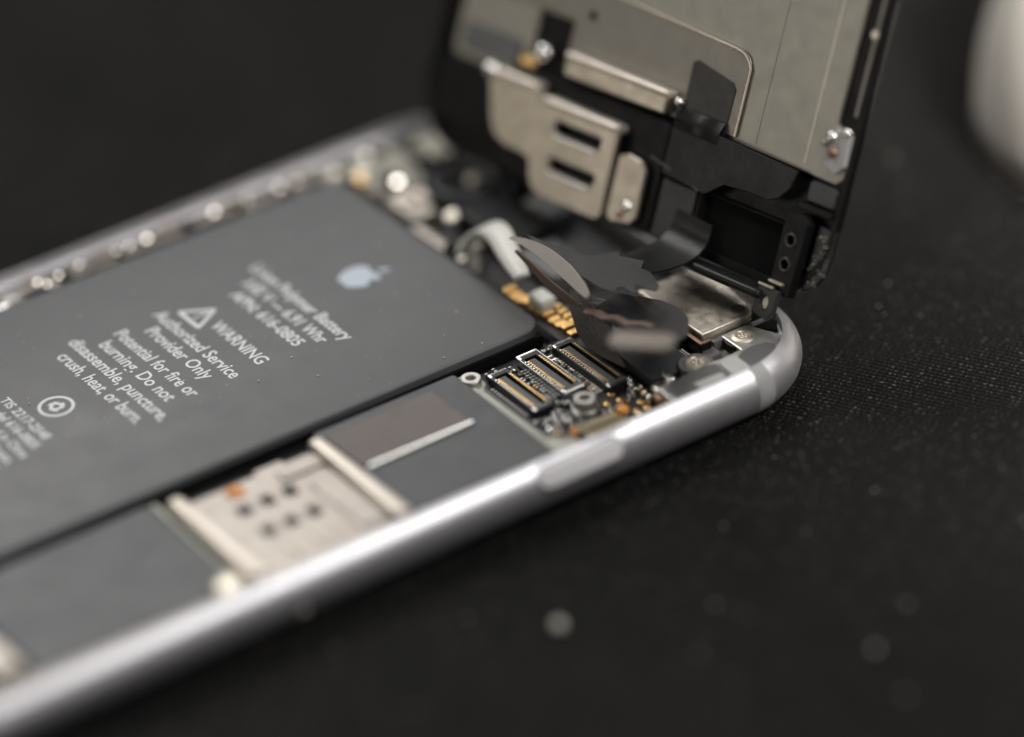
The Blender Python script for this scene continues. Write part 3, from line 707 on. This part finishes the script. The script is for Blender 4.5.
# screw bundle at the right of the plate
scb = obj('clip', prism([(-5.2, 14.2), (-3.4, 13.6), (-2.4, 14.6), (-2.5, 17.9), (-4.4, 18.0), (-5.3, 17.0)], .02, .5, .1), M['band'], disp)
obj('clip_screw', lathe(-4.6, 17.0, [(.6, .3), (.6, .9), (.4, 1.1), (0, 1.15)], 18), M['tin'], scb, smooth=True)
obj('clip_screw', lathe(-4.1, 15.6, [(.5, .3), (.5, .8), (.3, .95), (0, 1.0)], 18), M['copper'], scb, smooth=True)
obj('clip_screw', lathe(-2.9, 17.9, [(.4, .2), (.4, .8), (.2, .9), (0, .9)], 18), M['tin'], scb, smooth=True)
obj('clip_screw', lathe(-5.3, 16.2, [(.35, .2), (.35, .8), (.2, .9), (0, .9)], 18), M['sim'], scb, smooth=True)
# long shiny bar
obj('long_bracket', box(-40.4, -25.7, 13.1, 15.1, .3, 1.8, .25, 4), M['steel'], disp, smooth=False)
obj('long_bracket_lit_top', box(-40.6, -25.6, 14.9, 15.6, .3, 2.0, .3, 4), M['railmetal'], disp)  # paler metal paints in the light on top of the bar
obj('bracket_screw', lathe(-24.9, 14.7, [(.45, .4), (.45, 1.0), (.3, 1.15), (0, 1.2)], 16), M['tin'], disp, smooth=True)
# black mass behind the slotted bracket
obj('black_foam', merge(box(-48, -24.8, 1.2, 12.6, -.45, .9, .3), box(-59.5, -48, 3.5, 10.4, -.45, .7, .3)), M['black'], disp)
obj('black_foam', box(-24.6, -19.6, .8, 7.0, -.45, .8, .2), M['tape'], disp)
obj('flex_crease', ribbon([(-26.4, 8.6, 1.3), (-22.0, 7.7, 1.1), (-19.3, 7.1, 1.2)], (0, 1, 0), .22, .1), M['shield'], disp)
# slotted bracket: face plate with two slots and folded top flange
face = [(-50.2, 10.4), (-49.8, 11.0), (-42.6, 11.0), (-42.0, 10.2), (-41.5, 10.1), (-30.9, 10.1), (-30.5, 9.7), (-30.4, 1.0), (-31.0, .4), (-39.6, .4), (-40.9, 1.0), (-41.6, 2.2), (-42.0, 3.6), (-43.2, 3.9), (-46.0, 4.0), (-47.8, 4.7), (-48.7, 6.2)]
sb = obj('slotted_bracket', prism(face[::-1], 1.7, 2.3, .16, 3, [rrect(-39.4, -32.6, 7.3, 8.5, .25, 4), rrect(-39.1, -32.4, 3.5, 4.7, .25, 4)]), M['steel'], disp)
obj('lit_top_flange', box(-50.1, -43.0, 10.5, 11.4, .2, 2.5, .38, 4), M['railmetal'], sb)  # both flanges get paler steel to paint the light along the fold
obj('lit_top_flange', box(-41.8, -30.7, 9.6, 10.5, .2, 2.5, .38, 4), M['railmetal'], sb)
obj('slot_lip', box(-39.3, -32.7, 6.75, 7.3, 2.1, 2.6, .2), M['tin'], sb)
obj('slot_lip', box(-39.0, -32.5, 2.95, 3.5, 2.1, 2.6, .2), M['tin'], sb)
obj('rounded_stud', lathe(-50.2, 10.9, [(.8, 1.2), (.9, 2.0), (.7, 2.7), (.3, 3.0), (0, 3.05)], 20), M['tin'], sb, smooth=True)
s2 = obj('side_bracket', prism([(-30.2, 1.4), (-29.6, .8), (-26.8, 1.2), (-26.1, 2.0), (-26.2, 7.0), (-27.0, 7.8), (-29.0, 8.0), (-30.2, 7.6)], 1.2, 1.8, .16, 3), M['steel'], disp)
obj('bracket_screw', lathe(-27.6, 2.9, [(.55, 1.7), (.5, 2.1), (.2, 2.2), (0, 2.2)], 16), M['tin'], s2, smooth=True)
obj('bracket_screw', lathe(-28.2, 1.9, [(.4, 1.7), (.4, 2.0), (.2, 2.1), (0, 2.1)], 16), M['copper'], s2, smooth=True)
obj('bracket_screw', lathe(-45.0, 14.2, [(.95, 0), (.95, .9), (.6, 1.2), (0, 1.3)], 20), M['tin'], disp, smooth=True)
obj('gold_tab', box(-47.9, -45.6, 12.0, 13.4, .2, .8, .25, 3, .3), M['gold'], disp)

# ------------------------------------------------------------------ loose ribbon cables: belong to the screen assembly
inv = mtx.inverted()
def wobj(name, bm, m, smooth=True, label=None):
    for v in bm.verts: v.co = (inv @ (v.co * S)) / S
    o = obj(name, bm, m, disp, smooth=smooth, label=label)
    if smooth: o.modifiers.new('e', 'EDGE_SPLIT').split_angle = .7
    return o
# horizontal strap coming off the screen
wobj('ribbon_cable', ribbon([(14.6, 65.2, 12.4), (14.7, 64.4, 10.8), (14.9, 62.8, 9.9), (15.1, 60.6, 9.8), (15.5, 58.0, 10.3), (16.4, 55.6, 11.2)], [(1, .12, 0)] * 6, [5.0, 5.2, 5.2, 5.2, 5.0, 4.2], .22, 8), M['flex'])
# grey sheet with a torn edge
def flat_poly(pts, th, cuts=0):
    bm = bmesh.new(); vs = [bm.verts.new(p) for p in pts]
    bmesh.ops.triangle_fill(bm, edges=[bm.edges.new((vs[i], vs[(i + 1) % len(vs)])) for i in range(len(vs))], use_beauty=True)
    bmesh.ops.recalc_face_normals(bm, faces=bm.faces[:])
    bmesh.ops.solidify(bm, geom=bm.faces[:], thickness=th); return bm
sheet_pts = [(6.4, 50.3), (9.0, 51.3), (11.4, 52.0), (12.7, 52.3), (13.3, 53.0), (14.0, 54.2), (14.5, 55.9), (15.3, 55.3), (16.1, 55.9), (17.5, 56.7), (18.4, 55.7), (19.6, 56.0), (20.9, 55.5), (22.0, 55.3), (22.6, 54.5), (21.9, 54.0), (20.5, 53.6), (20.9, 53.1), (21.9, 52.7), (21.0, 52.3), (19.9, 52.3), (19.7, 51.7), (20.4, 51.1), (18.8, 50.5), (15.5, 50.2), (11, 50.1)]
wobj('ribbon_sheet', flat_poly([(x, y, 12.1 + .035 * (14 - x)) for x, y in sheet_pts], .12), M['smoke'], smooth=False)
wobj('rolled_ribbon', ribbon([(5.2, 49.2, 11.9), (7.6, 49.6, 12.2), (10.8, 49.75, 12.3), (14.2, 49.6, 12.1), (17.2, 49.3, 11.7), (18.6, 49.1, 11.4)], [(.2, .5, .8)] * 6, [.3, .9, 1.35, 1.5, 1.1, .4], .3, 8), M['silverflex'])
wobj('ribbon_underside', ribbon([(6.6, 48.8, 11.2), (9.4, 48.7, 10.8), (12.6, 48.4, 10.5), (15.6, 48.4, 10.3), (17.8, 48.7, 10.1)], [(.25, .2, 1)] * 5, [.2, .7, .95, .9, .3], .25, 8), M['bronze'])
torn = [(18.2, 49.0), (19.4, 49.9), (20.6, 49.9), (21.3, 50.7), (22.8, 50.8), (24.2, 52.0), (25.2, 52.3), (25.4, 51.7), (24.3, 51.2), (23.4, 50.0), (21.8, 49.9), (20.9, 49.0), (19.6, 48.8), (18.7, 48.3)]
wobj('torn_foil', flat_poly([(x, y, 9.95 + .02 * (x - 20)) for x, y in torn], .12), M['bronze'], smooth=False)
# lower black ribbon head
lw = [(16.8, 54.0, 8.6), (20.6, 56.4, 9.1), (23.2, 57.0, 9.0), (25.1, 56.4, 8.9), (27.0, 55.1, 9.0), (27.6, 54.0, 9.1), (27.4, 51.8, 9.2), (26.6, 50.8, 9.3), (23.0, 50.6, 9.2), (20.4, 50.0, 9.0), (17.4, 50.8, 8.8)]
wobj('ribbon_head', flat_poly([(x, y, 9.0) for x, y, z in lw], .2), M['smoke'], smooth=False)
wobj('ribbon_tail', sheet([[(11.8, 51.6, 8.0), (14.6, 52.4, 8.2), (17.4, 53.0, 8.4)], [(12.8, 50.9, 6.2), (16.0, 51.0, 7.4), (19.4, 51.2, 7.8)], [(14.6, 50.3, 5.0), (17.6, 50.2, 5.6), (21.4, 50.1, 6.6)], [(16.4, 50.0, 4.3), (19.4, 49.9, 4.5), (23.4, 49.9, 5.2)]], .15, 3), M['filmgrey'])
# beige flex end rising towards the viewer
bm = prism(rrect(-3.0, 3.0, -1.5, 1.5, 1.2, 6), -.2, .2, .15, 3)
bmesh.ops.transform(bm, matrix=Matrix.Translation((32.9, 45.4, 14.8)) @ Matrix.Rotation(.75, 4, 'Z') @ Matrix.Rotation(-.15, 4, 'X') @ Matrix.Diagonal((1.05, 1.2, 1, 1)), verts=bm.verts)
wobj('ribbon_end', bm, M['beigeflex'])
wobj('ribbon_link', ribbon([(31.4, 46.9, 14.6), (29.6, 48.9, 12.6), (27.4, 50.9, 10.2), (25.6, 52.2, 9.2)], (1, .6, .1), 2.2, .2), M['flexgrey'])

# ------------------------------------------------------------------ out-of-focus white object behind
def superell(cx, cy, ax, ay, h, z0=0., n=40, m=14):
    bm = bmesh.new(); rings = []
    for j in range(m + 1):
        t = j / m * PI / 2; rr = math.cos(t) ** .55 if j < m else 0; z = h * math.sin(t) ** .9
        if j == m: rings.append([bm.verts.new((cx, cy, z0 + h))]); break
        rings.append([bm.verts.new((cx + ax * rr * math.cos(2 * PI * k / n), cy + ay * rr * math.sin(2 * PI * k / n), z0 + z)) for k in range(n)])
    for a, b in zip(rings, rings[1:]):
        for k in range(n):
            if len(b) == 1: bm.faces.new((a[k], a[(k + 1) % n], b[0]))
            else: bm.faces.new((a[k], a[(k + 1) % n], b[(k + 1) % n], b[k]))
    bm.faces.new(rings[0][::-1])
    return bm
mouse = obj('computer_mouse', superell(16.9, 157.6, 33.5, 51, 30), M['cream'], smooth=True, center=(16.9, 157.6, 0))
tag(mouse, 'blurred off-white rounded object cut off at the upper right corner of the picture', 'computer mouse')

# ------------------------------------------------------------------ dust
def speck_field(n, area, rr, zfun):
    b = bmesh.new()
    for k in range(n):
        x, y = random.uniform(area[0], area[1]), random.uniform(area[2], area[3])
        z = zfun(x, y)
        if z is None: continue
        r = rr[0] + (rr[1] - rr[0]) * random.random() ** 3
        q = bmesh.new(); bmesh.ops.create_icosphere(q, subdivisions=1, radius=r)
        for v in q.verts: v.co = Vector((v.co.x * random.uniform(.6, 1.4) + x, v.co.y * random.uniform(.6, 1.4) + y, v.co.z * .6 + z + r * .4))
        merge(b, q)
    return b
b = speck_field(230, (-20, 90, -20, 130), (.05, .2), lambda x, y: None if (abs(x) < 34.5 and abs(y) < 70.5) else 0)
tag(obj('cloth_dust', b, M['lint'], center=(0, 0, 0)), 'pale dust and lint specks scattered on the black cloth', 'dust', kind='stuff')
b = speck_field(210, (B0 + 1, B1 - 1, -12, 47), (.03, .15), lambda x, y: BZ)
tag(obj('battery_dust', b, M['lint'], center=(0, 0, BZ)), 'tiny dust specks lying on the grey battery', 'dust', kind='stuff')
def crumb(x, y, r, label):
    P = Vector((x, y, r * .7))
    nn = ((CAMP - P).normalized() + (Vector((200, 230, 370)) - P).normalized()).normalized()
    tag(obj('crumb', lens(P, r, nn, .35), M['lint'], smooth=True), label, 'crumb')
crumb(48.3, 24.0, .62, 'round pale crumb on the cloth in front of the phone, largest of the blurred dots')

crumb(69.1, 44.2, .28, 'faint blurred crumb on the cloth towards the lower right corner')

P_ = Vector((33.42, 5.8, 1.9))
tag(obj('crumb', lens(P_, .42, (.8, -.3, .1), .5), M['lint'], smooth=True), 'dim blurred crumb clinging to the lower side wall of the silver frame', 'crumb')

# ------------------------------------------------------------------ lights
world = bpy.data.worlds.new('World'); scene.world = world; world.use_nodes = True
wn = world.node_tree.nodes; wl = world.node_tree.links
bg = wn['Background']; bg.inputs['Strength'].default_value = 1.0
tc = wn.new('ShaderNodeTexCoord'); sp_ = wn.new('ShaderNodeSeparateXYZ'); wl.new(tc.outputs['Generated'], sp_.inputs[0])
rp = wn.new('ShaderNodeValToRGB'); wl.new(sp_.outputs[2], rp.inputs[0])
rp.color_ramp.elements[0].position = 0; rp.color_ramp.elements[0].color = (.032, .030, .028, 1)
rp.color_ramp.elements[1].position = 1; rp.color_ramp.elements[1].color = (.10, .097, .095, 1)
wl.new(rp.outputs[0], bg.inputs[0])
def area(name, loc, tgt, sx, sy, rad, col):
    """rad: radiance of the panel, so that size and reflections stay under control"""
    l = bpy.data.lights.new(name, 'AREA'); l.shape = 'RECTANGLE'; l.size = sx * S; l.size_y = sy * S
    l.energy = rad * PI * (sx * S) * (sy * S); l.color = col
    o = bpy.data.objects.new(name, l); COL.objects.link(o); o.location = Vector(loc) * S
    o.rotation_euler = (Vector(tgt) - Vector(loc)).to_track_quat('-Z', 'Y').to_euler()
    return o
area('softbox_left', KEYP, (5, 30, 0), 200, 200, 7.4, (1, .985, .97))
area('softbox_behind', (-330, 240, 260), (0, 20, 0), 220, 160, 2.5, (1, .985, .965))
area('softbox_right', (200, 230, 370), (20, 40, 0), 170, 170, 9.0, (1, .985, .975))
area('softbox_front_right', (420, -60, 170), (20, 40, 0), 240, 160, 1.5, (1, .965, .95))
area('softbox_front_left', (-170, -330, 130), (10, 60, 20), 220, 160, 2.2, (1, .94, .84))

lm = area('mouse_fill_light', (190, 110, 170), (17, 158, 10), 70, 70, 8.5, (1, .955, .89)); lm.data.spread = math.radians(46)  # added fill without a real lamp, only brightens the white object

# ------------------------------------------------------------------ camera
cd = bpy.data.cameras.new('Camera'); cam = bpy.data.objects.new('Camera', cd); COL.objects.link(cam); scene.camera = cam
Rr = Vector((.5673734, .8212899, -.0597526)); Uu = Vector((-.4171101, .3492010, .8390935)); Bk = Vector((.7100046, -.4511559, .5406957))
cam.matrix_world = Matrix(((Rr.x, Uu.x, Bk.x, CAMP.x * S), (Rr.y, Uu.y, Bk.y, CAMP.y * S), (Rr.z, Uu.z, Bk.z, CAMP.z * S), (0, 0, 0, 1)))
cd.sensor_fit = 'HORIZONTAL'; cd.sensor_width = 36; cd.lens = 4116.58 / 1024 * 36
cd.clip_start = .05; cd.clip_end = 200
cd.dof.use_dof = True; cd.dof.focus_distance = 406.8 * S; cd.dof.aperture_fstop = .50; cd.dof.aperture_blades = 0
scene.view_settings.view_transform = 'Standard'; scene.view_settings.look = 'None'; scene.view_settings.exposure = 0; scene.view_settings.gamma = 1
scene.cycles.max_bounces = 8
scene.cycles.sample_clamp_indirect = 6
